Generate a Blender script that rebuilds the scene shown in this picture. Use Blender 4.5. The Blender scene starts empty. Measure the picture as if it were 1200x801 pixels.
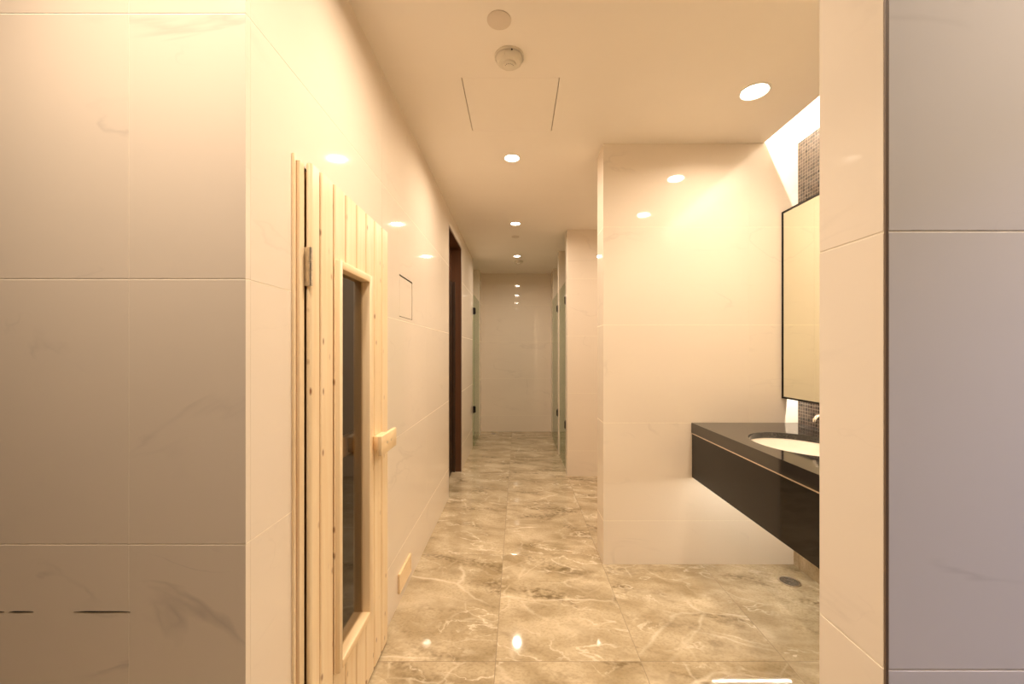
import bpy, bmesh, math, random
from mathutils import Vector, Matrix
random.seed(7)
scn = bpy.context.scene
col = scn.collection

# ------------------------------------------------------------------ camera
H = 1.29            # eye height
CEIL = 2.554        # ceiling height
FPX = 475.0         # focal length in pixels of a 1200 x 801 frame
cam_d = bpy.data.cameras.new('camera')
cam = bpy.data.objects.new('camera', cam_d)
col.objects.link(cam)
cam.location = (0, 0, H)
cam.rotation_euler = (math.pi / 2, 0, 0)
cam_d.sensor_width = 36.0
cam_d.lens = 36.0 * FPX / 1200.0
cam_d.shift_x = -7.0 / 1200.0
cam_d.shift_y = 11.5 / 1200.0
cam_d.clip_start = 0.01
scn.camera = cam

# ------------------------------------------------------------------ world, exposure
w = bpy.data.worlds.new('world'); scn.world = w; w.use_nodes = True
w.node_tree.nodes['Background'].inputs[0].default_value = (0.9, 0.85, 0.8, 1)
w.node_tree.nodes['Background'].inputs[1].default_value = 0.02
scn.view_settings.view_transform = 'Standard'
scn.view_settings.look = 'None'
scn.view_settings.gamma = 1
scn.view_settings.use_curve_mapping = False
scn.view_settings.exposure = 0.0
scn.cycles.use_denoising = True
scn.cycles.max_bounces = 10
scn.cycles.diffuse_bounces = 6
scn.cycles.glossy_bounces = 5
scn.cycles.sample_clamp_indirect = 6.0
scn.cycles.blur_glossy = 0.0

# lamp colours and strengths
WARM = (1.0, 0.815, 0.63)
LEDW = (1.0, 0.86, 0.70)
COOL = (0.52, 0.60, 1.0)
P_CORR, P_VAN, P_ANTE, P_COOL = 14.0, 8.3, 9.2, 9.0

# ------------------------------------------------------------------ materials
def new_mat(name):
    m = bpy.data.materials.new(name); m.use_nodes = True
    nt = m.node_tree
    b = nt.nodes['Principled BSDF']
    return m, nt, b
def N(nt, typ, **kw):
    n = nt.nodes.new(typ)
    for k, v in kw.items():
        setattr(n, k, v)
    return n
def L(nt, a, b):
    nt.links.new(a, b)
def plain(name, colr, rough=0.5, metal=0.0, emit=None, estr=0.0, spec=0.5):
    m, nt, b = new_mat(name)
    b.inputs['Base Color'].default_value = (*colr, 1)
    b.inputs['Roughness'].default_value = rough
    b.inputs['Metallic'].default_value = metal
    b.inputs['Specular IOR Level'].default_value = spec
    if emit:
        b.inputs['Emission Color'].default_value = (*emit, 1)
        b.inputs['Emission Strength'].default_value = estr
    return m
def speckled(name, colr, amt=0.08, scale=30, rough=0.5, spec=0.5, metal=0.0):
    m, nt, b = new_mat(name)
    tc = N(nt, 'ShaderNodeTexCoord'); nz = N(nt, 'ShaderNodeTexNoise')
    nz.inputs['Scale'].default_value = scale; nz.inputs['Detail'].default_value = 4
    L(nt, tc.outputs['Object'], nz.inputs['Vector'])
    rp = N(nt, 'ShaderNodeValToRGB')
    rp.color_ramp.elements[0].position = 0.3; rp.color_ramp.elements[1].position = 0.7
    rp.color_ramp.elements[0].color = (*[c * (1 - amt) for c in colr], 1)
    rp.color_ramp.elements[1].color = (*[min(1, c * (1 + amt)) for c in colr], 1)
    L(nt, nz.outputs['Fac'], rp.inputs['Fac']); L(nt, rp.outputs['Color'], b.inputs['Base Color'])
    b.inputs['Roughness'].default_value = rough
    b.inputs['Specular IOR Level'].default_value = spec
    b.inputs['Metallic'].default_value = metal
    return m
def offset_coords(nt, rot=(0, 0, 0), scale=(1, 1, 1)):
    """object coordinates moved by a random step per object"""
    tc = N(nt, 'ShaderNodeTexCoord'); oi = N(nt, 'ShaderNodeObjectInfo')
    mul = N(nt, 'ShaderNodeVectorMath', operation='SCALE'); mul.inputs[0].default_value = (37.1, 61.7, 23.9)
    L(nt, oi.outputs['Random'], mul.inputs['Scale'])
    add = N(nt, 'ShaderNodeVectorMath', operation='ADD')
    L(nt, tc.outputs['Object'], add.inputs[0]); L(nt, mul.outputs[0], add.inputs[1])
    mp = N(nt, 'ShaderNodeMapping')
    mp.inputs['Rotation'].default_value = rot; mp.inputs['Scale'].default_value = scale
    L(nt, add.outputs[0], mp.inputs['Vector'])
    return mp.outputs['Vector'], oi
def mix(nt, fac, a, b, blend='MIX'):
    m = N(nt, 'ShaderNodeMix', data_type='RGBA', blend_type=blend)
    if hasattr(fac, 'links'): L(nt, fac, m.inputs['Factor'])
    else: m.inputs['Factor'].default_value = fac
    for s, v in (('A', a), ('B', b)):
        i = [x for x in m.inputs if x.name == s and x.type == 'RGBA'][0]
        if hasattr(v, 'links'): L(nt, v, i)
        else: i.default_value = (*v, 1)
    return [o for o in m.outputs if o.type == 'RGBA'][0]
def ridge(nt, vec, scale, width, detail=3, dist=0.6, center=0.5):
    nz = N(nt, 'ShaderNodeTexNoise'); nz.inputs['Scale'].default_value = scale
    nz.inputs['Detail'].default_value = detail; nz.inputs['Distortion'].default_value = dist
    L(nt, vec, nz.inputs['Vector'])
    s = N(nt, 'ShaderNodeMath', operation='SUBTRACT'); s.inputs[1].default_value = center
    L(nt, nz.outputs['Fac'], s.inputs[0])
    a = N(nt, 'ShaderNodeMath', operation='ABSOLUTE'); L(nt, s.outputs[0], a.inputs[0])
    r = N(nt, 'ShaderNodeMapRange'); r.inputs['From Min'].default_value = 0; r.inputs['From Max'].default_value = width
    r.inputs['To Min'].default_value = 1; r.inputs['To Max'].default_value = 0
    L(nt, a.outputs[0], r.inputs['Value'])
    return r.outputs['Result']
def band(nt, vec, scale, lo, hi, detail=2):
    nz = N(nt, 'ShaderNodeTexNoise'); nz.inputs['Scale'].default_value = scale; nz.inputs['Detail'].default_value = detail
    L(nt, vec, nz.inputs['Vector'])
    r = N(nt, 'ShaderNodeMapRange'); r.inputs['From Min'].default_value = lo; r.inputs['From Max'].default_value = hi
    L(nt, nz.outputs['Fac'], r.inputs['Value'])
    return r.outputs['Result']
def mul(nt, a, b):
    m = N(nt, 'ShaderNodeMath', operation='MULTIPLY')
    for i, v in enumerate((a, b)):
        if hasattr(v, 'links'): L(nt, v, m.inputs[i])
        else: m.inputs[i].default_value = v
    return m.outputs[0]

def wall_marble(name, base, vein, strength=0.45, rough=0.04):
    m, nt, b = new_mat(name)
    v, oi = offset_coords(nt, (0.5, 0.62, 0.3), (1.0, 1.0, 2.6))
    cl = band(nt, v, 1.3, 0.3, 0.75, 3)
    c = mix(nt, mul(nt, cl, 0.30), base, tuple(x * 0.90 for x in base))
    r1 = mul(nt, ridge(nt, v, 1.1, 0.016, 5, 0.7), band(nt, v, 2.3, 0.50, 0.68))
    c = mix(nt, mul(nt, r1, strength), c, vein)
    r2 = mul(nt, ridge(nt, v, 2.6, 0.012, 4, 0.9, 0.46), band(nt, v, 1.7, 0.55, 0.72))
    c = mix(nt, mul(nt, r2, strength * 0.7), c, vein)
    L(nt, c, b.inputs['Base Color'])
    b.inputs['Roughness'].default_value = rough
    b.inputs['Specular IOR Level'].default_value = 0.5
    return m
def floor_marble(name):
    m, nt, b = new_mat(name)
    v, oi = offset_coords(nt, (0, 0, 0.45), (1.0, 1.35, 1.0))
    # warped coordinates make the clouds and veins wander
    nz = N(nt, 'ShaderNodeTexNoise'); nz.inputs['Scale'].default_value = 3.4; nz.inputs['Detail'].default_value = 6
    L(nt, v, nz.inputs['Vector'])
    sc_ = N(nt, 'ShaderNodeVectorMath', operation='SCALE'); sc_.inputs['Scale'].default_value = 0.20
    L(nt, nz.outputs['Color'], sc_.inputs[0])
    ad = N(nt, 'ShaderNodeVectorMath', operation='ADD'); L(nt, v, ad.inputs[0]); L(nt, sc_.outputs[0], ad.inputs[1])
    wv_ = ad.outputs[0]
    c = mix(nt, band(nt, wv_, 4.0, 0.32, 0.68, 10), (0.60, 0.495, 0.34), (0.39, 0.305, 0.185))
    # streaky brown cloud running along one diagonal
    st_ = N(nt, 'ShaderNodeMapping'); st_.inputs['Rotation'].default_value = (0, 0, -0.15); st_.inputs['Scale'].default_value = (1.15, 1.9, 1.0)
    L(nt, wv_, st_.inputs['Vector']); sv = st_.outputs['Vector']
    c = mix(nt, mul(nt, band(nt, sv, 3.2, 0.46, 0.68, 9), 0.75), c, (0.27, 0.20, 0.105))
    dk = mul(nt, band(nt, sv, 2.6, 0.54, 0.68, 4), band(nt, v, 34, 0.38, 0.62, 6))
    c = mix(nt, mul(nt, dk, 0.85), c, (0.14, 0.095, 0.042))
    c = mix(nt, mul(nt, band(nt, v, 75, 0.46, 0.70, 5), 0.38), c, (0.22, 0.16, 0.085))
    c = mix(nt, mul(nt, band(nt, sv, 2.2, 0.52, 0.70, 8), 0.45), c, (0.70, 0.59, 0.425))
    fine = mul(nt, ridge(nt, sv, 3.4, 0.020, 6, 0.4), band(nt, v, 3.0, 0.46, 0.62))
    c = mix(nt, mul(nt, fine, 0.70), c, (0.86, 0.76, 0.59))
    s2 = N(nt, 'ShaderNodeVectorMath', operation='SCALE'); s2.inputs['Scale'].default_value = 0.15
    L(nt, nz.outputs['Color'], s2.inputs[0])
    a2 = N(nt, 'ShaderNodeVectorMath', operation='ADD'); L(nt, v, a2.inputs[0]); L(nt, s2.outputs[0], a2.inputs[1])
    for scl, wd, st, mlo, msc in ((1.6, 0.020, 0.50, 0.46, 1.7), (3.6, 0.026, 0.30, 0.50, 2.6)):
        vo = N(nt, 'ShaderNodeTexVoronoi', feature='DISTANCE_TO_EDGE'); vo.inputs['Scale'].default_value = scl
        L(nt, a2.outputs[0], vo.inputs['Vector'])
        r = N(nt, 'ShaderNodeMapRange'); r.inputs['From Min'].default_value = 0; r.inputs['From Max'].default_value = wd
        r.inputs['To Min'].default_value = 1; r.inputs['To Max'].default_value = 0
        L(nt, vo.outputs['Distance'], r.inputs['Value'])
        f = mul(nt, mul(nt, r.outputs['Result'], band(nt, v, msc, mlo, mlo + 0.16, 4)), st)
        c = mix(nt, f, c, (0.88, 0.78, 0.61))
    L(nt, c, b.inputs['Base Color'])
    b.inputs['Roughness'].default_value = 0.045
    b.inputs['Specular IOR Level'].default_value = 0.55
    return m
def wood(name, light, dark, knots=True, rough=0.38, axis='Z'):
    m, nt, b = new_mat(name)
    sc = {'Z': (1, 1, 0.06), 'Y': (1, 0.06, 1), 'X': (0.06, 1, 1)}[axis]
    v, oi = offset_coords(nt, (0, 0, 0), sc)
    g = band(nt, v, 55, 0.32, 0.70, 4)
    g2 = band(nt, v, 14, 0.35, 0.68, 3)
    c = mix(nt, mul(nt, g, 0.55), light, dark)
    c = mix(nt, mul(nt, g2, 0.35), c, tuple(x * 0.88 for x in dark))
    if knots:
        v2, _ = offset_coords(nt)
        sx = N(nt, 'ShaderNodeSeparateXYZ'); L(nt, v2, sx.inputs[0])
        cbn = N(nt, 'ShaderNodeCombineXYZ'); L(nt, sx.outputs['Y'], cbn.inputs['X']); L(nt, mul(nt, sx.outputs['Z'], 0.42), cbn.inputs['Y'])
        vo = N(nt, 'ShaderNodeTexVoronoi', voronoi_dimensions='2D'); vo.inputs['Scale'].default_value = 15
        L(nt, cbn.outputs[0], vo.inputs['Vector'])
        r = N(nt, 'ShaderNodeMapRange'); r.inputs['From Min'].default_value = 0.03; r.inputs['From Max'].default_value = 0.085
        r.inputs['To Min'].default_value = 1; r.inputs['To Max'].default_value = 0
        L(nt, vo.outputs['Distance'], r.inputs['Value'])
        sc3 = N(nt, 'ShaderNodeSeparateColor'); L(nt, vo.outputs['Color'], sc3.inputs[0])
        pk = N(nt, 'ShaderNodeMapRange'); pk.inputs['From Min'].default_value = 0.25; pk.inputs['From Max'].default_value = 0.9
        L(nt, sc3.outputs[0], pk.inputs['Value'])
        c = mix(nt, mul(nt, mul(nt, r.outputs['Result'], pk.outputs['Result']), 0.95), c, (0.26, 0.11, 0.035))
    L(nt, c, b.inputs['Base Color'])
    b.inputs['Roughness'].default_value = rough
    return m
def mosaic(name):
    m, nt, b = new_mat(name)
    tc = N(nt, 'ShaderNodeTexCoord'); sp = N(nt, 'ShaderNodeSeparateXYZ'); cb = N(nt, 'ShaderNodeCombineXYZ')
    L(nt, tc.outputs['Object'], sp.inputs[0]); L(nt, sp.outputs['Y'], cb.inputs['X']); L(nt, sp.outputs['Z'], cb.inputs['Y'])
    br = N(nt, 'ShaderNodeTexBrick'); br.offset = 0.0; br.squash = 1.0
    br.inputs['Scale'].default_value = 1.0
    br.inputs['Brick Width'].default_value = 0.02; br.inputs['Row Height'].default_value = 0.02
    br.inputs['Mortar Size'].default_value = 0.0016; br.inputs['Mortar Smooth'].default_value = 0.2
    br.inputs['Color1'].default_value = (0.02, 0.014, 0.011, 1)
    br.inputs['Color2'].default_value = (0.085, 0.06, 0.045, 1)
    br.inputs['Mortar'].default_value = (0.22, 0.17, 0.125, 1)
    L(nt, cb.outputs[0], br.inputs['Vector'])
    L(nt, br.outputs['Color'], b.inputs['Base Color'])
    bp = N(nt, 'ShaderNodeBump'); bp.inputs['Strength'].default_value = 0.6; bp.inputs['Distance'].default_value = 0.002
    bp.invert = True
    L(nt, br.outputs['Fac'], bp.inputs['Height']); L(nt, bp.outputs[0], b.inputs['Normal'])
    b.inputs['Roughness'].default_value = 0.18
    return m
def glass(name, tint, ior=1.5):
    m, nt, b = new_mat(name)
    nt.nodes.remove(b)
    out = [n for n in nt.nodes if n.type == 'OUTPUT_MATERIAL'][0]
    tr_ = N(nt, 'ShaderNodeBsdfTransparent'); tr_.inputs['Color'].default_value = (*tint, 1)
    gl = N(nt, 'ShaderNodeBsdfGlossy'); gl.inputs['Roughness'].default_value = 0.01
    fr_ = N(nt, 'ShaderNodeFresnel'); fr_.inputs['IOR'].default_value = ior
    mx = N(nt, 'ShaderNodeMixShader')
    ge = N(nt, 'ShaderNodeNewGeometry'); iv = N(nt, 'ShaderNodeMath', operation='SUBTRACT'); iv.inputs[0].default_value = 1.0
    L(nt, ge.outputs['Backfacing'], iv.inputs[1])      # only the outer faces of the pane reflect
    L(nt, mul(nt, fr_.outputs[0], iv.outputs[0]), mx.inputs[0]); L(nt, tr_.outputs[0], mx.inputs[1]); L(nt, gl.outputs[0], mx.inputs[2])
    L(nt, mx.outputs[0], out.inputs['Surface'])
    return m

M = {}
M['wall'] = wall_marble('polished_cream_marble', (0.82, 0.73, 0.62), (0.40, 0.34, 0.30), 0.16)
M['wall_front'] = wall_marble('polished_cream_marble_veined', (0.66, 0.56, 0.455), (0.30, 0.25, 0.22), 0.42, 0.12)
M['wall_grey'] = wall_marble('polished_grey_marble_veined', (0.77, 0.735, 0.72), (0.30, 0.27, 0.26), 0.42, 0.12)
M['outer'] = wall_marble('brown_outer_stone', (0.13, 0.10, 0.07), (0.09, 0.07, 0.05), 0.3)
M['grout'] = speckled('cream_grout', (0.88, 0.80, 0.66), 0.06, 60, 0.7)
M['floor'] = floor_marble('polished_brown_marble')
M['floor_grout'] = speckled('brown_grout', (0.24, 0.18, 0.11), 0.1, 60, 0.7)
M['paint'] = speckled('cream_ceiling_paint', (0.89, 0.83, 0.75), 0.01, 3, 0.75, 0.25)
M['white_paint'] = speckled('white_cove_paint', (0.88, 0.86, 0.82), 0.01, 3, 0.7, 0.25)
M['pine'] = wood('pale_pine', (0.91, 0.76, 0.53), (0.82, 0.60, 0.34))
M['pine_plain'] = wood('pale_pine_clear', (0.89, 0.74, 0.52), (0.80, 0.58, 0.33), False)
M['pine_h'] = wood('pale_pine_lying', (0.90, 0.73, 0.48), (0.80, 0.57, 0.31), False, 0.4, 'Y')
M['pine_groove_shade'] = wood('pine_groove_shade', (0.42, 0.21, 0.07), (0.34, 0.16, 0.05), False)  # pine darkened to paint in the shade of grooves and slat gaps
M['pine_dark'] = wood('dark_pine', (0.42, 0.28, 0.15), (0.30, 0.18, 0.09))  # darker pine for the cabin inside and the inner door parts
M['brown'] = wood('dark_brown_wood', (0.11, 0.046, 0.02), (0.065, 0.026, 0.011), False, 0.35)
M['brown_dark'] = wood('blackish_brown_wood', (0.045, 0.024, 0.013), (0.03, 0.016, 0.009), False, 0.35)
M['black'] = speckled('polished_black_stone', (0.012, 0.010, 0.008), 0.3, 60, 0.05, 0.26)
M['black_top'] = speckled('black_granite_top', (0.028, 0.024, 0.021), 0.35, 160, 0.06, 0.7)
M['black_metal'] = plain('black_metal', (0.012, 0.011, 0.010), 0.35, 0.6)
M['chrome'] = plain('chrome', (0.85, 0.84, 0.82), 0.08, 1.0)
M['steel'] = speckled('brushed_steel', (0.70, 0.64, 0.55), 0.12, 80, 0.28, 0.5, 1.0)
M['dull_steel'] = speckled('dull_drain_steel', (0.22, 0.20, 0.18), 0.25, 90, 0.35, 0.5, 0.8)
M['alu'] = plain('champagne_aluminium', (0.80, 0.70, 0.58), 0.25, 0.9)
M['ceramic'] = plain('white_ceramic', (0.88, 0.84, 0.76), 0.08)
M['mirror'] = plain('mirror_silver', (0.93, 0.94, 0.82), 0.015, 1.0)
M['mosaic'] = mosaic('dark_glass_mosaic')
M['clear'] = glass('sauna_door_glass', (0.72, 0.66, 0.55))
M['green_glass'] = glass('shower_glass', (0.80, 0.88, 0.80))
M['plastic'] = speckled('ivory_plastic', (0.74, 0.68, 0.57), 0.03, 20, 0.45)
M['disc'] = speckled('beige_cover_plate', (0.72, 0.63, 0.53), 0.02, 20, 0.5)
M['dark'] = plain('dark_gap', (0.02, 0.016, 0.012), 0.9)
M['gap_brown'] = plain('dark_joint', (0.15, 0.10, 0.065), 0.6)
M['lens'] = plain('lit_lamp_lens', (1, 1, 1), 0.5, 0, (1.0, 0.90, 0.72), 30)
M['lens_cool'] = plain('added_cool_lamp_lens', (1, 1, 1), 0.5, 0, (0.8, 0.88, 1.0), 12)
M['led'] = plain('lit_diode', (1, 1, 1), 0.5, 0, (1.0, 0.90, 0.74), 420)
M['reflector'] = plain('white_reflector', (0.85, 0.83, 0.78), 0.3)

# ------------------------------------------------------------------ mesh helpers
class MB:
    def __init__(s): s.bm = bmesh.new()
    def quad(s, *ps):
        s.bm.faces.new([s.bm.verts.new(p) for p in ps])
    def box(s, x0, x1, y0, y1, z0, z1, bev=0.0, seg=1):
        vs = [s.bm.verts.new(p) for p in ((x0,y0,z0),(x1,y0,z0),(x1,y1,z0),(x0,y1,z0),(x0,y0,z1),(x1,y0,z1),(x1,y1,z1),(x0,y1,z1))]
        fs = [s.bm.faces.new([vs[i] for i in f]) for f in ((3,2,1,0),(4,5,6,7),(0,1,5,4),(1,2,6,5),(2,3,7,6),(3,0,4,7))]
        if bev > 0:
            es = list({e for f in fs for e in f.edges})
            bmesh.ops.bevel(s.bm, geom=es, offset=bev, segments=seg, affect='EDGES', profile=0.5)
        return s
    def panel(s, axis, t0, t1, u0, u1, v0, v1, holes=()):
        """slab across one axis with rectangular holes (ua, ub, va, vb)"""
        us = sorted({round(x, 5) for x in [u0, u1] + [c for h in holes for c in h[:2] if u0 < c < u1]})
        vs = sorted({round(x, 5) for x in [v0, v1] + [c for h in holes for c in h[2:] if v0 < c < v1]})
        keep = {}
        for i in range(len(us) - 1):
            for j in range(len(vs) - 1):
                cu, cv = (us[i] + us[i+1]) / 2, (vs[j] + vs[j+1]) / 2
                keep[i, j] = not any(h[0] < cu < h[1] and h[2] < cv < h[3] for h in holes)
        cache = {}
        def P(i, j, t):
            k = (i, j, t)
            if k not in cache:
                u, v = us[i], vs[j]
                cache[k] = s.bm.verts.new({'x': (t, u, v), 'y': (u, t, v), 'z': (u, v, t)}[axis])
            return cache[k]
        new = []
        for (i, j), k in keep.items():
            if not k: continue
            for t in (t0, t1):
                new.append(s.bm.faces.new([P(i, j, t), P(i+1, j, t), P(i+1, j+1, t), P(i, j+1, t)]))
            for (di, dj, a, b) in ((-1, 0, (i, j), (i, j+1)), (1, 0, (i+1, j), (i+1, j+1)), (0, -1, (i, j), (i+1, j)), (0, 1, (i, j+1), (i+1, j+1))):
                if not keep.get((i+di, j+dj), False):
                    new.append(s.bm.faces.new([P(*a, t0), P(*b, t0), P(*b, t1), P(*a, t1)]))
        bmesh.ops.recalc_face_normals(s.bm, faces=new)
        return bool(new)
    def ring_plate(s, cx, cy, hx, hy, rx, ry, z0, z1, n=48):
        """square plate with a round hole: faces below, above and the hole's wall"""
        new = []
        ring = {}
        for z in (z0, z1):
            inn, out = [], []
            for k in range(n):
                a = 2 * math.pi * k / n
                c_, s_ = math.cos(a), math.sin(a)
                inn.append(s.bm.verts.new((cx + rx * c_, cy + ry * s_, z)))
                q = 1 / max(abs(c_), abs(s_))
                out.append(s.bm.verts.new((cx + hx * c_ * q, cy + hy * s_ * q, z)))
            ring[z] = (inn, out)
            for k in range(n):
                l = (k + 1) % n
                f = [inn[k], inn[l], out[l], out[k]]
                if z == z1: f.reverse()
                new.append(s.bm.faces.new(f))
        for k in range(n):
            l = (k + 1) % n
            a, b_ = ring[z0][0], ring[z1][0]
            new.append(s.bm.faces.new([a[l], a[k], b_[k], b_[l]]))
        return s
    def lathe(s, prof, cx=0, cy=0, cz=0, n=32, sx=1, sy=1, cap0=False, cap1=False):
        rows = []
        for r, z in prof:
            rows.append([s.bm.verts.new((cx + sx * r * math.cos(2*math.pi*k/n), cy + sy * r * math.sin(2*math.pi*k/n), cz + z)) for k in range(n)])
        for a, b in zip(rows, rows[1:]):
            for k in range(n):
                l = (k + 1) % n
                s.bm.faces.new([a[k], a[l], b[l], b[k]])
        if cap0: s.bm.faces.new(list(reversed(rows[0])))
        if cap1: s.bm.faces.new(rows[-1])
        return s
    def tube(s, pts, r, n=12):
        pts = [Vector(p) for p in pts]
        rows = []
        for i, p in enumerate(pts):
            t = (pts[min(i+1, len(pts)-1)] - pts[max(i-1, 0)]).normalized()
            a = t.orthogonal().normalized() if i == 0 else (ref - t * ref.dot(t)).normalized()
            ref = a; b = t.cross(a)
            rr = r[i] if isinstance(r, (list, tuple)) else r
            rows.append([s.bm.verts.new(p + a * rr * math.cos(2*math.pi*k/n) + b * rr * math.sin(2*math.pi*k/n)) for k in range(n)])
        for a, b in zip(rows, rows[1:]):
            for k in range(n):
                l = (k + 1) % n
                s.bm.faces.new([a[k], a[l], b[l], b[k]])
        s.bm.faces.new(list(reversed(rows[0]))); s.bm.faces.new(rows[-1])
        return s
    def build(s, name, mat, parent=None, smooth=False, fix=False):
        if fix: bmesh.ops.recalc_face_normals(s.bm, faces=s.bm.faces[:])
        me = bpy.data.meshes.new(name)
        o = bpy.data.objects.new(name, me); col.objects.link(o)
        if parent is not None:
            s.bm.transform(Matrix.Translation(-wloc(parent)))
            o.parent = parent
        s.bm.to_mesh(me); s.bm.free()
        if smooth:
            for p in me.polygons: p.use_smooth = True
            me.set_sharp_from_angle(angle=math.radians(35))
        me.materials.append(M[mat])
        return o
def wloc(o):
    v = Vector(o.location)
    while o.parent: o = o.parent; v = v + Vector(o.location)
    return v
def tag(o, label, cat=None, group=None, kind=None):
    o['label'] = label
    if cat: o['category'] = cat
    if group: o['group'] = group
    if kind: o['kind'] = kind
    return o
def thing(name, loc, label, cat, group=None, kind=None):
    o = bpy.data.objects.new(name, None); col.objects.link(o)
    o.location = loc; o.empty_display_size = 0.05
    return tag(o, label, cat, group, kind)
def box(name, mat, parent, *a, bev=0.0, seg=1, smooth=False):
    return MB().box(*a, bev=bev, seg=seg).build(name, mat, parent, smooth)

TILE_CACHE = {}
def tile_field(parent, axis, front, back, u_lines, v_lines, mat, gap=0.003, holes=(), cham=0.0003, name='tile'):
    """tiles one by one, children of the setting piece; front / back are positions across the axis"""
    g = gap / 2; gu = (0.0007 if axis != 'z' else gap) / 2
    for i in range(len(u_lines) - 1):
        for j in range(len(v_lines) - 1):
            a, b, c, d = u_lines[i] + gu, u_lines[i+1] - gu, v_lines[j] + g, v_lines[j+1] - g
            if b - a < 0.006 or d - c < 0.006: continue
            if any(h[0] <= a and h[1] >= b and h[2] <= c and h[3] >= d for h in holes): continue
            cut = [h for h in holes if h[0] < b and h[1] > a and h[2] < d and h[3] > c]
            uc, vc = (a + b) / 2, (c + d) / 2
            ctr = Vector({'x': (front, uc, vc), 'y': (uc, front, vc), 'z': (uc, vc, front)}[axis])
            key = None if cut else (axis, round(b - a, 4), round(d - c, 4), round(back - front, 4), mat)
            me = TILE_CACHE.get(key) if key else None
            if me is None:
                mb = MB()
                if cut:
                    hs = [(h[0] - uc, h[1] - uc, h[2] - vc, h[3] - vc) for h in cut]
                    if not mb.panel(axis, *sorted((0.0, back - front)), a - uc, b - uc, c - vc, d - vc, hs): continue
                else:
                    hu, hv, t = (b - a) / 2, (d - c) / 2, back - front
                    sg = 1 if t > 0 else -1
                    lv = ((0.0, cham), (sg * cham, 0.0), (t, 0.0))
                    rows = []
                    for tt, ins in lv:
                        q = [(-hu + ins, -hv + ins), (hu - ins, -hv + ins), (hu - ins, hv - ins), (-hu + ins, hv - ins)]
                        rows.append([mb.bm.verts.new({'x': (tt, u, v), 'y': (u, tt, v), 'z': (u, v, tt)}[axis]) for u, v in q])
                    mb.bm.faces.new(rows[0]); mb.bm.faces.new(rows[-1])
                    for r0, r1 in zip(rows, rows[1:]):
                        for k in range(4): mb.bm.faces.new([r0[k], r0[(k+1) % 4], r1[(k+1) % 4], r1[k]])
                    bmesh.ops.recalc_face_normals(mb.bm, faces=mb.bm.faces[:])
                me = bpy.data.meshes.new(name); mb.bm.to_mesh(me); mb.bm.free(); me.materials.append(M[mat])
                if key: TILE_CACHE[key] = me
            o = bpy.data.objects.new(name, me); col.objects.link(o)
            o.parent = parent; o.location = ctr - wloc(parent)
def lines(lo, hi, phase, pitch):
    out = [lo]
    k = math.ceil((lo - phase) / pitch + 1e-6)
    while phase + k * pitch < hi - 1e-6:
        if phase + k * pitch - lo > 1e-6: out.append(phase + k * pitch)
        k += 1
    return out + [hi]
ROWS = lines(0.0, CEIL, 0.265, 0.594)          # tile courses on every wall
TT = 0.009                                     # tile thickness
GR = 0.0006                                     # how far the joints lie back

# plan (x to the right, y away from the camera)
XL = -0.61; XR = 0.518; YFL = 0.908; YP0 = 2.461; YP1 = 2.645; YEND = 6.55
XV = 1.70; YR0 = 0.549; YR1 = 0.67; XPIL = 0.498
XA0, XA1, YA = -3.4, 3.4, -4.2                 # the outer room where the camera stands

# ------------------------------------------------------------------ floor
mb = MB(); mb.box(XA0 - 0.1, XA1 + 0.1, YA - 0.1, YEND + 0.1, -0.12, -GR)
floor = mb.build('floor', 'floor_grout'); floor['kind'] = 'structure'
tag(floor, 'polished brown marble tile floor with pale veins', 'floor')
FX = lines(XA0, XA1, -0.0935, 0.606); FY = lines(YA, YEND, 1.690, 0.8925)
# tiles under the visible corridor and outer room; solid wall areas are skipped
tile_field(floor, 'z', 0.0, -TT, FX, FY, 'floor', 0.0024, cham=0.0006)

# ------------------------------------------------------------------ lamps list
def lamp_light(name, loc, colr, power, parent, radius=0.04, spread=180):
    ld = bpy.data.lights.new(name, 'AREA'); ld.shape = 'DISK'; ld.size = 2 * radius
    ld.energy = power; ld.color = colr; ld.spread = math.radians(spread)
    o = bpy.data.objects.new(name, ld); col.objects.link(o)
    o.parent = parent; o.location = Vector(loc) - wloc(parent)
    return o
LAMPS = [  # x, y, aperture radius, colour, power, label
    (-0.05, 1.30, 0.045, WARM, P_CORR, 'round recessed downlight above the corridor mouth, nearest of the corridor row', 'c'),
    (-0.039, 2.645, 0.045, WARM, P_CORR, 'round recessed corridor downlight just beyond the square ceiling hatch', 'c'),
    (-0.025, 4.00, 0.045, WARM, P_CORR, 'middle recessed downlight over the corridor by the brown doorway', 'c'),
    (-0.012, 5.36, 0.045, WARM, P_CORR * 0.8, 'farthest recessed corridor downlight beside the distant smoke detector', 'c'),
    (1.20, 3.40, 0.045, WARM, P_CORR * 0.55, 'hidden downlight added in the side bay to brighten the right pier', 'c'),  # added lamp out of sight, brightens the pier beyond the partition
    (1.15, 1.97, 0.060, WARM, P_VAN, 'large bright recessed downlight above the black vanity and partition', 'v'),
    (1.16, 1.19, 0.060, WARM, P_VAN, 'recessed downlight above the near end of the vanity, behind the pillar', 'v'),
    (-0.93, 0.52, 0.045, WARM, P_ANTE, 'recessed downlight washing the left foreground marble wall', 'a'),
    (-0.47, 0.54, 0.045, WARM, P_ANTE, 'recessed downlight over the left foreground wall corner', 'a'),
    (0.92, 0.08, 0.045, WARM, P_ANTE * 1.15, 'recessed downlight in front of the right foreground marble wall', 'w'),
    (1.20, -0.30, 0.045, COOL, P_COOL, 'unseen cool downlight added in the outer room to tint the right wall', 'k'),  # added lamp out of view, gives the right foreground wall its violet tint
]
DET = [(-0.037, 1.735), (0.012, 5.66)]
HATCH = (-0.262, 0.193, 1.87, 2.32)
SLOT = (1.49, XV + 0.1, YR1, YP0)

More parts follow.
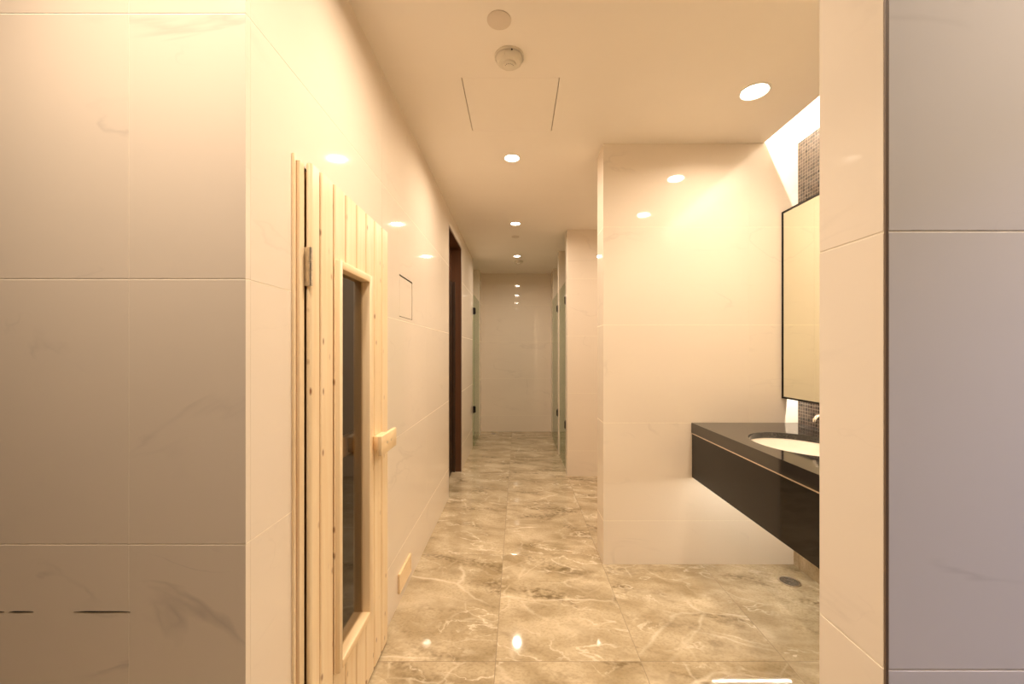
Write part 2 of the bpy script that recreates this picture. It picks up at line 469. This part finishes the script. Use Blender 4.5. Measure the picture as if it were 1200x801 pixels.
# ------------------------------------------------------------------ ceiling
CT = 0.03
hs = [(x - 0.09, x + 0.09, y - 0.09, y + 0.09) for x, y, *_ in LAMPS] + [SLOT, HATCH]
mb = MB(); mb.panel('z', CEIL, CEIL + CT, XA0 - 0.1, XA1 + 0.1, YA - 0.1, YEND + 0.1, hs)
for x, y, r, *_ in LAMPS:
    mb.ring_plate(x, y, 0.09, 0.09, r + 0.004, r + 0.004, CEIL, CEIL + CT, 40)
ceiling = mb.build('ceiling', 'paint'); ceiling['kind'] = 'structure'
tag(ceiling, 'smooth cream painted ceiling with recessed downlights', 'ceiling')
# access hatch
ht = thing('ceiling_hatch', (-0.035, 2.095, CEIL), 'square flush access hatch in the ceiling beyond the smoke detector', 'hatch')
g = 0.0035
box('hatch_panel', 'paint', ht, HATCH[0] + g, HATCH[1] - g, HATCH[2] + 0.001, HATCH[3] - 0.001, CEIL, CEIL + 0.012)
box('hatch_backing', 'gap_brown', ht, HATCH[0] - 0.02, HATCH[1] + 0.02, HATCH[2] - 0.02, HATCH[3] + 0.02, CEIL + CT, CEIL + CT + 0.01)
# downlights
for i, (x, y, r, c, p, lab, kind) in enumerate(LAMPS):
    t = thing('recessed_downlight', (x, y, CEIL), lab, 'ceiling light', 'recessed ceiling downlights')
    MB().lathe([(r + 0.004, 0.0), (r + 0.011, 0.0), (r + 0.012, -0.003), (r + 0.003, -0.004), (r, 0.0), (r, 0.002), (r+0.004, 0.0)], x, y, CEIL, 40).build('trim_ring', 'reflector', t, True, True)
    MB().lathe([(r + 0.001, 0.0), (r * 0.9, 0.012), (r * 0.8, 0.02), (r * 0.8, 0.04), (0.0005, 0.04)], x, y, CEIL, 32).build('reflector_cup', 'reflector', t, True)
    MB().lathe([(0.0005, 0.004), (r * 0.5, 0.005), (r * 0.88, 0.010), (r * 0.88, 0.014)], x, y, CEIL, 32).build('lens', 'lens_cool' if kind == 'k' else 'lens', t, True)
    lamp_light('lamp', (x, y, CEIL - 0.006), c, p, t, r * 0.9, {'a': 120, 'w': 108, 'k': 92, 'v': 155, 'c': 168}.get(kind, 180))

# ------------------------------------------------------------------ walls
def wall(name, axis, face, back, u0, u1, v0, v1, ul, mat='wall', holes=(), label='', vl=None, tiles=True, gap=0.003):
    """body behind the tiles plus each tile"""
    sg = 1 if back > face else -1
    mb = MB()
    f = face + sg * GR if tiles else face
    mb.panel(axis, *sorted((f, back)), u0 + (0.0115 if name == 'wall_left' else 0), u1, v0, v1, holes)
    o = mb.build(name, 'grout' if tiles else mat); o['kind'] = 'structure'
    tag(o, label, 'wall')
    if tiles:
        tile_field(o, axis, face, face + sg * TT, ul, vl or [z for z in ROWS if v0 <= z <= v1], mat, gap, holes)
    return o

SD = (1.105, 1.795, 0.0, 1.8155)                # sauna door opening in the left wall
DW = (3.58, 4.39, 0.0, 2.41)                   # brown doorway
AP = (2.085, 2.337, 1.472, 1.690)              # small wall access plate
wl = wall('wall_left', 'x', XL, XL - 0.10, YFL, 5.50, 0, CEIL, lines(YFL, 5.50, 1.815, 0.89), holes=[SD, DW, AP],
          label='long polished cream marble wall on the left of the corridor')
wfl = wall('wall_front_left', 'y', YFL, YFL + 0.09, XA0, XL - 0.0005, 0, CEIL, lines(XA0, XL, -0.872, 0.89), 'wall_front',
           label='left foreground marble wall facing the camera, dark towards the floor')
# dark scratches on its lowest course
for x0, x1, z in ((-1.205, -1.150, 0.7085), (-1.140, -1.085, 0.7085), (-0.995, -0.868, 0.7085)):
    m_ = MB(); yy = YFL - 0.0006
    pts = [(x0, z - 0.0005), (x0 + 0.3 * (x1 - x0), z - 0.0016), (x1, z - 0.0004), (x1 - 0.2 * (x1 - x0), z + 0.001), (x0 + 0.2 * (x1 - x0), z + 0.0012)]
    fr = [m_.bm.verts.new((px, yy, pz)) for px, pz in pts]; bk = [m_.bm.verts.new((px, YFL + 0.001, pz)) for px, pz in pts]
    m_.bm.faces.new(fr)
    for k in range(5): m_.bm.faces.new([fr[k], bk[k], bk[(k+1) % 5], fr[(k+1) % 5]])
    m_.build('scratch', 'dark', wfl, fix=True)
wend = wall('wall_end', 'y', YEND, YEND + 0.1, -1.8, 1.9, 0, CEIL, lines(-1.8, 1.9, -0.58, 1.13), label='beige marble end wall closing the corridor')
# left far end: pier beside the end wall and shower stall behind
XLF = -0.59
wall('wall_pier_left', 'x', XLF, -1.7, 6.25, YEND - 0.0005, 0, CEIL, [6.25, YEND], label='narrow marble pier left of the corridor end wall')
wall('wall_stall_left', 'y', 5.495, 5.40, -1.7, -0.712, 0, CEIL, [-1.7, -0.712], label='marble side wall of the left shower stall')
wall('wall_stall_left_back', 'x', -1.6, -1.7, 5.5, 6.2495, 0, CEIL, [5.5, 6.2495], label='back wall of the left shower stall')
# partition beside the vanity
pt = wall('wall_partition', 'y', YP0, YP1 - GR, XR + 0.0005, XV + 0.05, 0, CEIL + 0.35, [XR, 1.404, XV + 0.05], vl=ROWS,
          label='tall polished cream marble partition at the end of the vanity')
tile_field(pt, 'x', XR, XR + TT, [YP0 + TT, YP1], ROWS, 'wall')
tile_field(pt, 'y', YP1, YP1 - TT, [XR, 1.404, XV], ROWS, 'wall')
# right side of the corridor beyond the partition
p2 = wall('wall_pier_right', 'y', 4.20, 4.345, XR - 0.005, 1.9, 0, CEIL, lines(XR - 0.005, 1.9, XR + 0.88, 0.89), label='marble pier on the right beyond the partition opening')
tile_field(p2, 'x', XR - 0.008, XR + 0.001, [4.20 + TT, 4.345], ROWS, 'wall')
p3 = wall('wall_pier_right_middle', 'y', 5.09, 5.20, XR - 0.005, 1.9, 0, CEIL, [XR - 0.005, 1.3, 1.9], label='slim marble pier between the two right glass shower doors')
tile_field(p3, 'x', XR - 0.008, XR + 0.001, [5.09 + TT, 5.20], ROWS, 'wall')
p4 = wall('wall_pier_right_end', 'y', 6.18, YEND - 0.0005, XR + 0.02, 1.9, 0, CEIL, [XR + 0.02, 1.3, 1.9], label='last marble pier right of the corridor end wall')
tile_field(p4, 'x', XR + 0.017, XR + 0.026, [6.18 + TT, YEND], ROWS, 'wall')
wall('wall_right_far', 'x', 1.9, 2.0, YP1, YEND, 0, CEIL, lines(YP1, YEND, 3.5, 0.89), label='marble wall at the back of the right side bays')
# pillar wall in the right foreground
pr = wall('wall_front_right', 'y', YR0, YR1, XPIL + 0.0006, XA1, 0, CEIL, lines(XPIL + 0.004, XA1, XPIL + 1.6, 0.89), 'wall_grey',
          label='greyish veined marble wall in the right foreground facing the camera')
tile_field(pr, 'x', XPIL, XPIL + TT, [YR0 + 0.003, YR1], ROWS, 'wall')
tr = box('trim_1', 'gap_brown', None, XPIL + 0.0002, XPIL + 0.0040, YR0 + 0.0001, YR0 + 0.0028, 0, CEIL); tr['kind'] = 'structure'
tag(tr, 'thin dark corner joint on the right foreground pillar', 'trim')
# vanity wall
wv = MB(); wv.panel('x', XV, XV + 0.1, YR1, YP0, 0, CEIL)
wv = wv.build('wall_vanity', 'mosaic'); wv['kind'] = 'structure'
tag(wv, 'small dark glass mosaic wall behind the vanity mirror', 'wall')
tile_field(wv, 'x', 1.673, XV, lines(YR1, YP0, YP0 - 0.89, 0.89), [0, 0.53], 'floor', 0.002, name='marble_slab')
# cove above the vanity
cv = MB()
cv.box(1.25, XV, YR1, YP0, CEIL + 0.30, CEIL + 0.34)
cv.box(1.22, 1.25, YR1, YP0, CEIL + CT, CEIL + 0.34)
cv.box(1.25, XV, YP0 - 0.004, YP0 - 0.0005, CEIL + CT, CEIL + 0.30)
cv.box(XV, XV + 0.1, YR1, YP0, CEIL, CEIL + 0.34)
cv.box(1.25, XV, YR1, YR1 + 0.004, CEIL + CT, CEIL + 0.30)
cv = cv.build('trim_2', 'white_paint'); cv['kind'] = 'structure'
tag(cv, 'bright white light cove in the ceiling above the mirror', 'cove')
# outer room
wall('wall_outer_left', 'x', XA0, XA0 - 0.1, YA, YFL, 0, CEIL, None, 'outer', label='left wall of the outer room behind the camera', tiles=False)
wall('wall_outer_right', 'x', XA1, XA1 + 0.1, YA, YR0, 0, CEIL, None, 'outer', label='right wall of the outer room behind the camera', tiles=False)
wall('wall_outer_back', 'y', YA, YA - 0.1, XA0, XA1, 0, CEIL, None, 'outer', label='back wall of the outer room behind the camera', tiles=False)

# ------------------------------------------------------------------ sauna room behind its door
sr = MB()
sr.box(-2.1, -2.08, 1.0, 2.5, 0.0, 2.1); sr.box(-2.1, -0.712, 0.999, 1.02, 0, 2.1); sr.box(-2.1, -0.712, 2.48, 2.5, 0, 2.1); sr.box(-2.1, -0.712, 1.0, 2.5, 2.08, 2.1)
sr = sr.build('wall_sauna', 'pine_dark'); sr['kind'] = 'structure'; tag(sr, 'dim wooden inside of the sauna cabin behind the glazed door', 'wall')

# ------------------------------------------------------------------ sauna door
XF = -0.580; XB = -0.626; Y0, Y1 = 1.138, 1.808; ZT = 1.820
dr = thing('door_1', (-0.60, (Y0 + Y1) / 2, 0), 'pale pine plank sauna door with tall narrow window', 'door', kind='structure')
WY0, WY1, WZ0, WZ1 = 1.287, 1.578, 0.268, 1.583          # window casing, outer
IY0, IY1, IZ0, IZ1 = 1.309, 1.549, 0.297, 1.556          # opening
core = MB(); core.panel('x', XB, -0.6005, 1.155, 1.775, 0.014, 1.80, [(IY0 - 0.006, IY1 + 0.006, IZ0 - 0.006, IZ1 + 0.006)])
core.panel('x', -0.6005, XF - 0.008, Y0 + 0.012, Y1 - 0.001, 0.014, ZT - 0.001, [(IY0 - 0.006, IY1 + 0.006, IZ0 - 0.006, IZ1 + 0.006)])
core.build('door_core', 'pine_groove_shade', dr)
ED = [1.138, 1.191, 1.278, 1.367, 1.458, 1.548, 1.637, 1.725, 1.808]
def board(y0, y1, z0, z1, first=False):
    gp = 0.0062
    a = y0 + (0 if first else gp); b = y1 - (0 if y1 == ED[-1] else gp * 0.4)
    m_ = MB()
    # profile in (x, y): chamfered tongue-and-groove face
    c_ = 0.0045
    prof = [(XF - 0.0085, a), (XF - c_, a), (XF - 0.0012, a + c_ * 0.7), (XF, a + c_ * 1.8), (XF, b - c_ * 1.2), (XF - 0.0018, b - c_ * 0.3), (XF - c_, b), (XF - 0.0085, b)]
    lo = [m_.bm.verts.new((x, y, z0)) for x, y in prof]; hi = [m_.bm.verts.new((x, y, z1)) for x, y in prof]
    m_.bm.faces.new(lo); m_.bm.faces.new(hi)
    for k in range(len(prof)):
        l = (k + 1) % len(prof); m_.bm.faces.new([lo[k], lo[l], hi[l], hi[k]])
    m_.build('board', 'pine', dr, fix=True)
for k in range(8):
    a, b = ED[k], ED[k+1]
    if k in (2, 3, 4):
        board(a, b, 0.012, WZ0); board(a, b, WZ1, ZT)
        if k == 2: board(a, WY0, WZ0, WZ1)
    elif k == 5:
        board(a, b, 0.012, WZ0); board(a, b, WZ1, ZT); board(WY1 - 0.004, b, WZ0, WZ1)
    else:
        board(a, b, 0.012, ZT, k == 0)
# rounded hinge-side edge of the leaf
er = MB(); er.box(-0.5945, XF - 0.004, Y0 - 0.001, Y0 + 0.012, 0.012, ZT, bev=0.003, seg=2); er.build('edge_strip', 'pine', dr, True)
XC = -0.565
wf = thing('window_frame', (0, 0, 0), 'clear pine casing round the door window', None); wf.parent = dr; wf.location = Vector((XC, WY0, WZ0)) - wloc(dr); del wf['label']
box('casing_stile', 'pine_plain', wf, XB - 0.004, XC, WY0, IY0, WZ0, WZ1, bev=0.003, seg=2, smooth=True)
box('casing_stile', 'pine_plain', wf, XB - 0.004, XC, IY1, WY1, WZ0, WZ1, bev=0.003, seg=2, smooth=True)
box('casing_rail', 'pine_h', wf, XB - 0.004, XC + 0.001, IY0 - 0.001, IY1 + 0.001, WZ0, IZ0, bev=0.003, seg=2, smooth=True)
box('casing_rail', 'pine_h', wf, XB - 0.004, XC + 0.001, IY0 - 0.001, IY1 + 0.001, IZ1, WZ1, bev=0.003, seg=2, smooth=True)
box('pane', 'clear', dr, -0.600, -0.595, IY0 - 0.002, IY1 + 0.002, IZ0 - 0.002, IZ1 + 0.002)
# handles: a block and a grip plate outside, the same inside
hd = box('handle', 'pine_h', dr, -0.546, XF + 0.0005, 1.620, 1.715, 0.896, 0.952, bev=0.003, seg=2, smooth=True)
gp_ = MB(); gp_.box(-0.546, -0.528, 1.573, 1.765, 0.884, 0.962, bev=0.005, seg=2)
gp_.build('grip_plate', 'pine_h', hd, True)
for yy in (1.640, 1.690):
    MB().tube([(-0.5285, yy, 0.925), (-0.5272, yy, 0.925)], 0.005).build('screw', 'steel', hd)
hd = box('inner_handle', 'pine_dark', dr, XB - 0.04, XB - 0.0, 1.585, 1.680, 0.896, 0.952, bev=0.003)
box('grip_plate', 'pine_h', hd, XB - 0.065, XB - 0.04, 1.46, 1.70, 0.884, 0.962, bev=0.004)
def hinge(z0, z1):
    h = box('hinge', 'steel', dr, -0.5985, -0.5855, 1.1318, 1.1362, z0, z1)
    L3 = (z1 - z0) / 5
    for k, (a, b) in enumerate(((0, 2), (2, 3), (3, 5))):
        MB().tube([(-0.580, 1.1325, z0 + a * L3 + 0.0006), (-0.580, 1.1325, z0 + b * L3 - 0.0006)], 0.0062, 14).build('knuckle', 'steel', h, True)
hinge(1.474, 1.582); hinge(0.20, 0.308)
# door frame on the wall
fr = thing('trim_3', (XL, 1.12, 0), 'narrow pine door frame strip on the hinge side of the sauna door', 'door frame', kind='structure')
box('batten', 'pine_plain', fr, XL, -0.6025, 1.0915, 1.101, 0, 1.827, bev=0.0015)
box('groove_strip', 'pine_groove_shade', fr, XL, -0.607, 1.101, 1.107, 0, 1.820)
box('jamb', 'pine_plain', fr, -0.70, -0.5955, 1.107, 1.1305, 0, 1.8145, bev=0.0015)
box('rebate_shade', 'dark', fr, -0.70, -0.605, 1.1308, 1.149, 0, 1.8145)  # near-black strip painting in the shade of the hinge-side gap
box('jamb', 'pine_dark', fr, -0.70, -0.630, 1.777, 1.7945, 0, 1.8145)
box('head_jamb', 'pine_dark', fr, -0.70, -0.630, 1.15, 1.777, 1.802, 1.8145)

# ------------------------------------------------------------------ brown doorway
dd = thing('door_2', (XL - 0.06, 3.985, 0), 'dark brown wooden door in a deep frame on the left wall', 'door', kind='structure')
JX = -0.74
box('jamb', 'brown', dd, JX, XL - 0.002, DW[1] - 0.03, DW[1] - 0.001, 0, DW[3] - 0.001, bev=0.002)
box('jamb', 'brown', dd, JX, XL - 0.002, DW[0] + 0.001, DW[0] + 0.02, 0, DW[3] - 0.001, bev=0.002)
box('head_jamb', 'brown', dd, JX, XL - 0.002, DW[0] + 0.02, DW[1] - 0.03, DW[3] - 0.02, DW[3] - 0.001)
box('door_stop', 'brown_dark', dd, -0.700, -0.675, DW[1] - 0.045, DW[1] - 0.03, 0, 2.04)
box('transom_panel', 'brown', dd, JX, JX + 0.02, DW[0] + 0.02, DW[1] - 0.03, 2.04, DW[3] - 0.02)
lf = box('door_leaf', 'brown_dark', dd, JX, JX + 0.036, DW[0] + 0.022, DW[1] - 0.046, 0.006, 2.035, bev=0.002)
MB().tube([(JX + 0.036, 3.70, 1.0), (JX + 0.075, 3.70, 1.0), (JX + 0.08, 3.705, 1.0), (JX + 0.08, 3.80, 1.0)], 0.008).build('lever_handle', 'steel', lf, True)

# ------------------------------------------------------------------ wall plate and vent on the left wall
ap = thing('wall_access_plate', (XL, 2.211, 1.472), 'small square flush access plate with dark gaps in the left wall', 'access plate')
box('cover', 'wall', ap, XL - 0.012, XL + 0.0005, AP[0] + 0.001, AP[1] - 0.011, AP[2] + 0.003, AP[3] - 0.009)
box('recess_shade', 'dark', ap, XL - 0.03, XL - 0.014, AP[0], AP[1], AP[2], AP[3])  # near-black sheet stands in for the shade behind the cover gaps
vn = thing('wooden_vent', (XL, 2.168, 0.06), 'small pine slatted air vent low on the left wall', 'vent')
VY0, VY1, VZ0, VZ1 = 2.058, 2.278, 0.060, 0.160
box('frame_rail', 'pine_h', vn, XL, XL + 0.012, VY0, VY1, VZ1 - 0.014, VZ1, bev=0.002)
box('frame_rail', 'pine_h', vn, XL, XL + 0.012, VY0, VY1, VZ0, VZ0 + 0.014, bev=0.002)
box('frame_stile', 'pine_plain', vn, XL, XL + 0.012, VY0, VY0 + 0.014, VZ0 + 0.014, VZ1 - 0.014, bev=0.002)
box('frame_stile', 'pine_plain', vn, XL, XL + 0.012, VY1 - 0.014, VY1, VZ0 + 0.014, VZ1 - 0.014, bev=0.002)
box('backing', 'pine_groove_shade', vn, XL + 0.0005, XL + 0.003, VY0 + 0.01, VY1 - 0.01, VZ0 + 0.01, VZ1 - 0.01)
for k in range(6):
    z = VZ0 + 0.0165 + k * 0.0120
    box('slat', 'pine_h', vn, XL + 0.003, XL + 0.010, VY0 + 0.014, VY1 - 0.014, z, z + 0.0082, bev=0.0012)

# ------------------------------------------------------------------ shower doors
def shower(name, x, y0, y1, label, side, zt=2.06):
    t = thing(name, (x, (y0 + y1) / 2, 0), label, 'shower door', kind='structure')
    box('pane', 'green_glass', t, x - 0.004, x + 0.004, y0 + 0.006, y1 - 0.006, 0.012, zt)
    for z in (0.46, 1.80):
        h = box('hinge', 'black_metal', t, x - 0.016, x + 0.016, y0 + 0.001, y0 + 0.065, z, z + 0.09, bev=0.003)
        MB().tube([(x - side * 0.018, y0 + 0.02, z + 0.008), (x - side * 0.018, y0 + 0.02, z + 0.082)], 0.007, 10).build('pivot', 'black_metal', h, True)
shower('door_3', XR + 0.006, 4.345, 5.09, 'clear greenish glass shower door behind the first right pier', 1)
shower('door_4', XR + 0.002, 5.20, 6.18, 'clear glass shower door on the right nearest the end wall', 1)
shower('door_5', XL + 0.010, 5.50, 6.25, 'clear glass shower door on the left side near the end wall', -1)

# ------------------------------------------------------------------ vanity
XC0 = 1.052; ZC = 0.860; ZS = 0.800
BX, BY, BRX, BRY = 1.335, 1.905, 0.205, 0.265
wt = MB()
HB = 0.29
wt.panel('z', ZS, ZC, XC0, XV - 0.001, YR1 + 0.001, YP0 - 0.001, [(BX - 0.24, BX + 0.24, BY - HB, BY + HB)])
wt.ring_plate(BX, BY, 0.24, HB, BRX, BRY, ZC - 0.030, ZC, 64)
wt = wt.build('vanity_worktop', 'black_top', None, True)
for p in wt.data.polygons: p.use_smooth = abs(p.normal.z) < 0.5 and len(p.vertices) == 4 and p.area < 0.002
tag(wt, 'polished black stone worktop with oval basin cut-out', 'worktop')
cb_ = thing('vanity_cabinet', ((XC0 + XV) / 2, (YR1 + YP0) / 2, 0.53), 'wall hung glossy black vanity base under the worktop', 'cabinet')
box('front_panel', 'black', cb_, XC0 + 0.003, XC0 + 0.023, YR1 + 0.002, YP0 - 0.002, 0.530, 0.792, bev=0.001)
box('trim_strip', 'alu', cb_, XC0 + 0.0035, XC0 + 0.018, YR1 + 0.002, YP0 - 0.002, 0.7925, 0.7995)
box('bottom_panel', 'black', cb_, XC0 + 0.023, 1.672, YR1 + 0.002, YP0 - 0.002, 0.575, 0.59)
box('end_panel', 'black', cb_, XC0 + 0.023, 1.672, YP0 - 0.02, YP0 - 0.002, 0.59, 0.795)
box('back_rail', 'black', cb_, 1.66, 1.698, YR1 + 0.002, YP0 - 0.022, 0.70, 0.795)
bs = thing('washbasin', (BX, BY, 0.68), 'oval white ceramic undermount basin set in the black worktop', 'basin')
prof = [(1.06, 0.829), (1.012, 0.829), (1.0, 0.822), (0.97, 0.79), (0.90, 0.745), (0.76, 0.71), (0.5, 0.693), (0.2, 0.688), (0.09, 0.687)]
prof_o = [(0.09, 0.670), (0.5, 0.675), (0.80, 0.695), (0.95, 0.735), (1.03, 0.79), (1.06, 0.829)]
MB().lathe([(r, z) for r, z in prof + prof_o] , BX, BY, 0, 64, BRX, BRY).build('bowl', 'ceramic', bs, True, True)
MB().lathe([(0.028, 0.6895), (0.027, 0.692), (0.016, 0.691), (0.001, 0.689)], BX, BY, 0, 24).build('waste', 'chrome', bs, True)
fc = thing('wall_faucet', (XV, 1.955, 0.955), 'chrome wall spout over the basin, just left of the pillar', 'faucet')
MB().tube([(XV, 1.955, 0.975), (XV - 0.008, 1.955, 0.975)], 0.030, 24).build('escutcheon', 'chrome', fc, True)
MB().tube([(XV - 0.008, 1.955, 0.975), (XV - 0.22, 1.955, 0.982), (XV - 0.255, 1.955, 0.978), (XV - 0.268, 1.955, 0.962), (XV - 0.268, 1.955, 0.952)], [0.010, 0.010, 0.010, 0.0098, 0.0095], 16).build('spout', 'chrome', fc, True)
lv = MB(); lv.tube([(XV - 0.008, 1.86, 0.975), (XV - 0.035, 1.86, 0.975)], 0.020, 20); lv.build('lever_body', 'chrome', fc, True)
lv = MB(); lv.tube([(XV - 0.03, 1.86, 0.978), (XV - 0.10, 1.86, 0.99)], [0.007, 0.005], 12); lv.build('lever', 'chrome', fc, True)
# mirror
XM = 1.600; MZ0, MZ1, MY0, MY1 = 1.010, 2.135, 0.80, YP0 - 0.004
mr = thing('wall_mirror', (XM, (MY0 + MY1) / 2, MZ0), 'large mirror in a thin black frame above the vanity', 'mirror')
fw = 0.010
box('glass', 'mirror', mr, XM + 0.002, XM + 0.007, MY0 + fw, MY1 - fw * 0.7, MZ0 + fw, MZ1 - fw)
box('frame_rail', 'black_metal', mr, XM - 0.002, XM + 0.035, MY0, MY1, MZ1 - fw, MZ1)
box('frame_rail', 'black_metal', mr, XM - 0.002, XM + 0.035, MY0, MY1, MZ0, MZ0 + fw)
box('frame_stile', 'black_metal', mr, XM - 0.002, XM + 0.035, MY0, MY0 + fw, MZ0 + fw, MZ1 - fw)
box('frame_stile', 'black_metal', mr, XM - 0.002, XM + 0.035, MY1 - fw * 0.7, MY1, MZ0 + fw, MZ1 - fw)
box('backing', 'black_metal', mr, XM + 0.012, XM + 0.03, MY0 + fw, MY1 - fw * 0.7, MZ0 + fw, MZ1 - fw)
for yy in (1.05, 2.0):
    box('bracket', 'steel', mr, XM + 0.03, XV - 0.0005, yy - 0.02, yy + 0.02, 1.55, 1.60)

# LED strips (each a channel, its diodes and its light)
def led(name, p0, p1, direction, label, power, group, width=0.010, pitch=0.016, light_size=None):
    p0, p1 = Vector(p0), Vector(p1); d = Vector(direction).normalized()
    mid = (p0 + p1) / 2; ln = (p1 - p0).length
    t = thing(name, mid, label, 'led strip', group)
    u = (p1 - p0).normalized(); v = d.cross(u).normalized()
    def prism(m_, a, b, w_, t0, t1):
        vs = []
        for q in (a, b):
            for (s1, dd_) in ((-w_, t0), (w_, t0), (w_, t1), (-w_, t1)):
                vs.append(m_.bm.verts.new(q + v * s1 + d * dd_))
        for f in ((0,1,2,3), (7,6,5,4), (0,4,5,1), (1,5,6,2), (2,6,7,3), (3,7,4,0)):
            m_.bm.faces.new([vs[i] for i in f])
    m_ = MB(); prism(m_, p0, p1, width / 2, -0.003, 0.0); m_.build('channel', 'alu', t, fix=True)
    m_ = MB(); n = int(ln / pitch)
    for k in range(n):
        c_ = p0 + u * (pitch * (k + 0.5)); prism(m_, c_ - u * 0.0025, c_ + u * 0.0025, 0.0025, 0.0, 0.0012)
    o = m_.build('diodes', 'led', t, fix=True); o['kind'] = 'stuff'
    if not power: return t
    ld = bpy.data.lights.new('strip_light', 'AREA'); ld.shape = 'RECTANGLE'; ld.size = ln; ld.size_y = width * 0.6
    ld.energy = power; ld.color = LEDW
    lo = bpy.data.objects.new('strip_light', ld); col.objects.link(lo); lo.parent = t
    z = -d; x = u; y = z.cross(x)
    lo.rotation_euler = Matrix((x, y, z)).transposed().to_euler()
    lo.location = d * 0.004
    return t
led('led_strip', (1.44, YR1 + 0.02, CEIL + 0.145), (1.44, YP0 - 0.02, CEIL + 0.145), (0.45, 0, -0.9), 'light strip hidden in the ceiling cove above the mirror', 18, 'hidden light strips')
led('led_strip', (1.65, MY0 + 0.02, 1.17), (1.65, MY1 - 0.01, 1.17), (0.0, 0, -1), 'light strip behind the lower edge of the mirror', 9, 'hidden light strips')
UZ = 0.572
led('led_strip', (1.085, 2.294, UZ), (1.55, 2.294, UZ), (0, 0, -1), 'light strip under the far end of the vanity base', 0, 'hidden light strips')
led('led_strip', (1.085, 0.945, UZ), (1.55, 0.945, UZ), (0, 0, -1), 'light strip under the near end of the vanity base', 0, 'hidden light strips')
led('led_strip', (1.60, 0.97, UZ), (1.60, 2.27, UZ), (0, 0, -1), 'light strip under the wall side of the vanity base', 0, 'hidden light strips')

# ------------------------------------------------------------------ ceiling fittings and drains
def detector(x, y, label):
    t = thing('smoke_detector', (x, y, CEIL), label, 'smoke detector', 'ceiling smoke detectors')
    MB().lathe([(0.0005, 0.0), (0.063, 0.0), (0.063, -0.008), (0.060, -0.011)], x, y, CEIL, 40).build('base', 'plastic', t, True, True)
    MB().lathe([(0.058, -0.010), (0.057, -0.016), (0.051, -0.027), (0.045, -0.032), (0.030, -0.033), (0.0005, -0.033)], x, y, CEIL, 40).build('housing', 'plastic', t, True, True)
    MB().lathe([(0.029, -0.033), (0.027, -0.040), (0.022, -0.043), (0.0005, -0.043)], x, y, CEIL, 32).build('sensor_cap', 'plastic', t, True, True)
    for k in range(6):
        a = math.radians(200 + k * 28)
        px, py = x + 0.0175 * math.cos(a), y + 0.0175 * math.sin(a)
        MB().tube([(px, py, CEIL - 0.0425), (px, py, CEIL - 0.0436)], 0.0016, 8).build('vent_hole', 'dark', t)
    MB().tube([(x + 0.012, y - 0.0575, CEIL - 0.014), (x + 0.012, y - 0.0605, CEIL - 0.014)], 0.003, 10).build('indicator', 'dark', t)
    for k in range(5):
        a = math.radians(-40 + k * 72)
        px, py = x + 0.0545 * math.cos(a), y + 0.0545 * math.sin(a)
        MB().tube([(px, py, CEIL - 0.018), (px - 0.004 * math.cos(a), py - 0.004 * math.sin(a), CEIL - 0.027)], 0.0025, 8).build('rib', 'plastic', t)
detector(DET[0][0], DET[0][1], 'round ivory smoke detector on the near ceiling beside the flat disc')
detector(DET[1][0], DET[1][1], 'distant smoke detector behind the farthest corridor downlight')
cp = thing('ceiling_cover_plate', (-0.072, 1.545, CEIL), 'flat round beige cover plate on the near ceiling', 'cover plate')
MB().lathe([(0.0005, -0.004), (0.043, -0.004), (0.046, -0.0025), (0.046, 0.0)], -0.072, 1.545, CEIL, 40).build('plate', 'disc', cp, True, True)
sp = thing('sprinkler_cover', (-0.028, 4.45, CEIL), 'tiny flat sprinkler cover between the two far downlights', 'cover plate')
MB().lathe([(0.0005, -0.007), (0.040, -0.007), (0.042, -0.005), (0.042, -0.003), (0.03, -0.002), (0.03, 0.0)], -0.028, 4.45, CEIL, 32).build('plate', 'disc', sp, True, True)
def drain(x, y, r, label):
    t = thing('floor_drain', (x, y, 0), label, 'drain', 'floor drains')
    MB().lathe([(r, 0.0), (r, 0.002), (r * 0.93, 0.0035), (r * 0.86, 0.003), (r * 0.84, 0.0008)], x, y, 0, 40).build('rim', 'steel', t, True, True)
    MB().lathe([(0.0005, 0.0022), (r * 0.3, 0.0024), (r * 0.34, 0.0012), (r * 0.5, 0.0012), (r * 0.54, 0.0024), (r * 0.66, 0.0024), (r * 0.70, 0.0012), (r * 0.85, 0.001), (r * 0.85, 0.0002)], x, y, 0, 40).build('grate', 'dull_steel', t, True, True)
    for k in range(3):
        a = k * 2.1
        MB().tube([(x + r*0.42*math.cos(a), y + r*0.42*math.sin(a), 0.001), (x + r*0.42*math.cos(a), y + r*0.42*math.sin(a), 0.0035)], r * 0.07, 10).build('screw', 'chrome', t)
drain(1.525, 2.278, 0.056, 'round grey metal floor drain beneath the vanity by the partition')
drain(-0.385, 6.38, 0.045, 'small dark floor drain at the foot of the end wall')
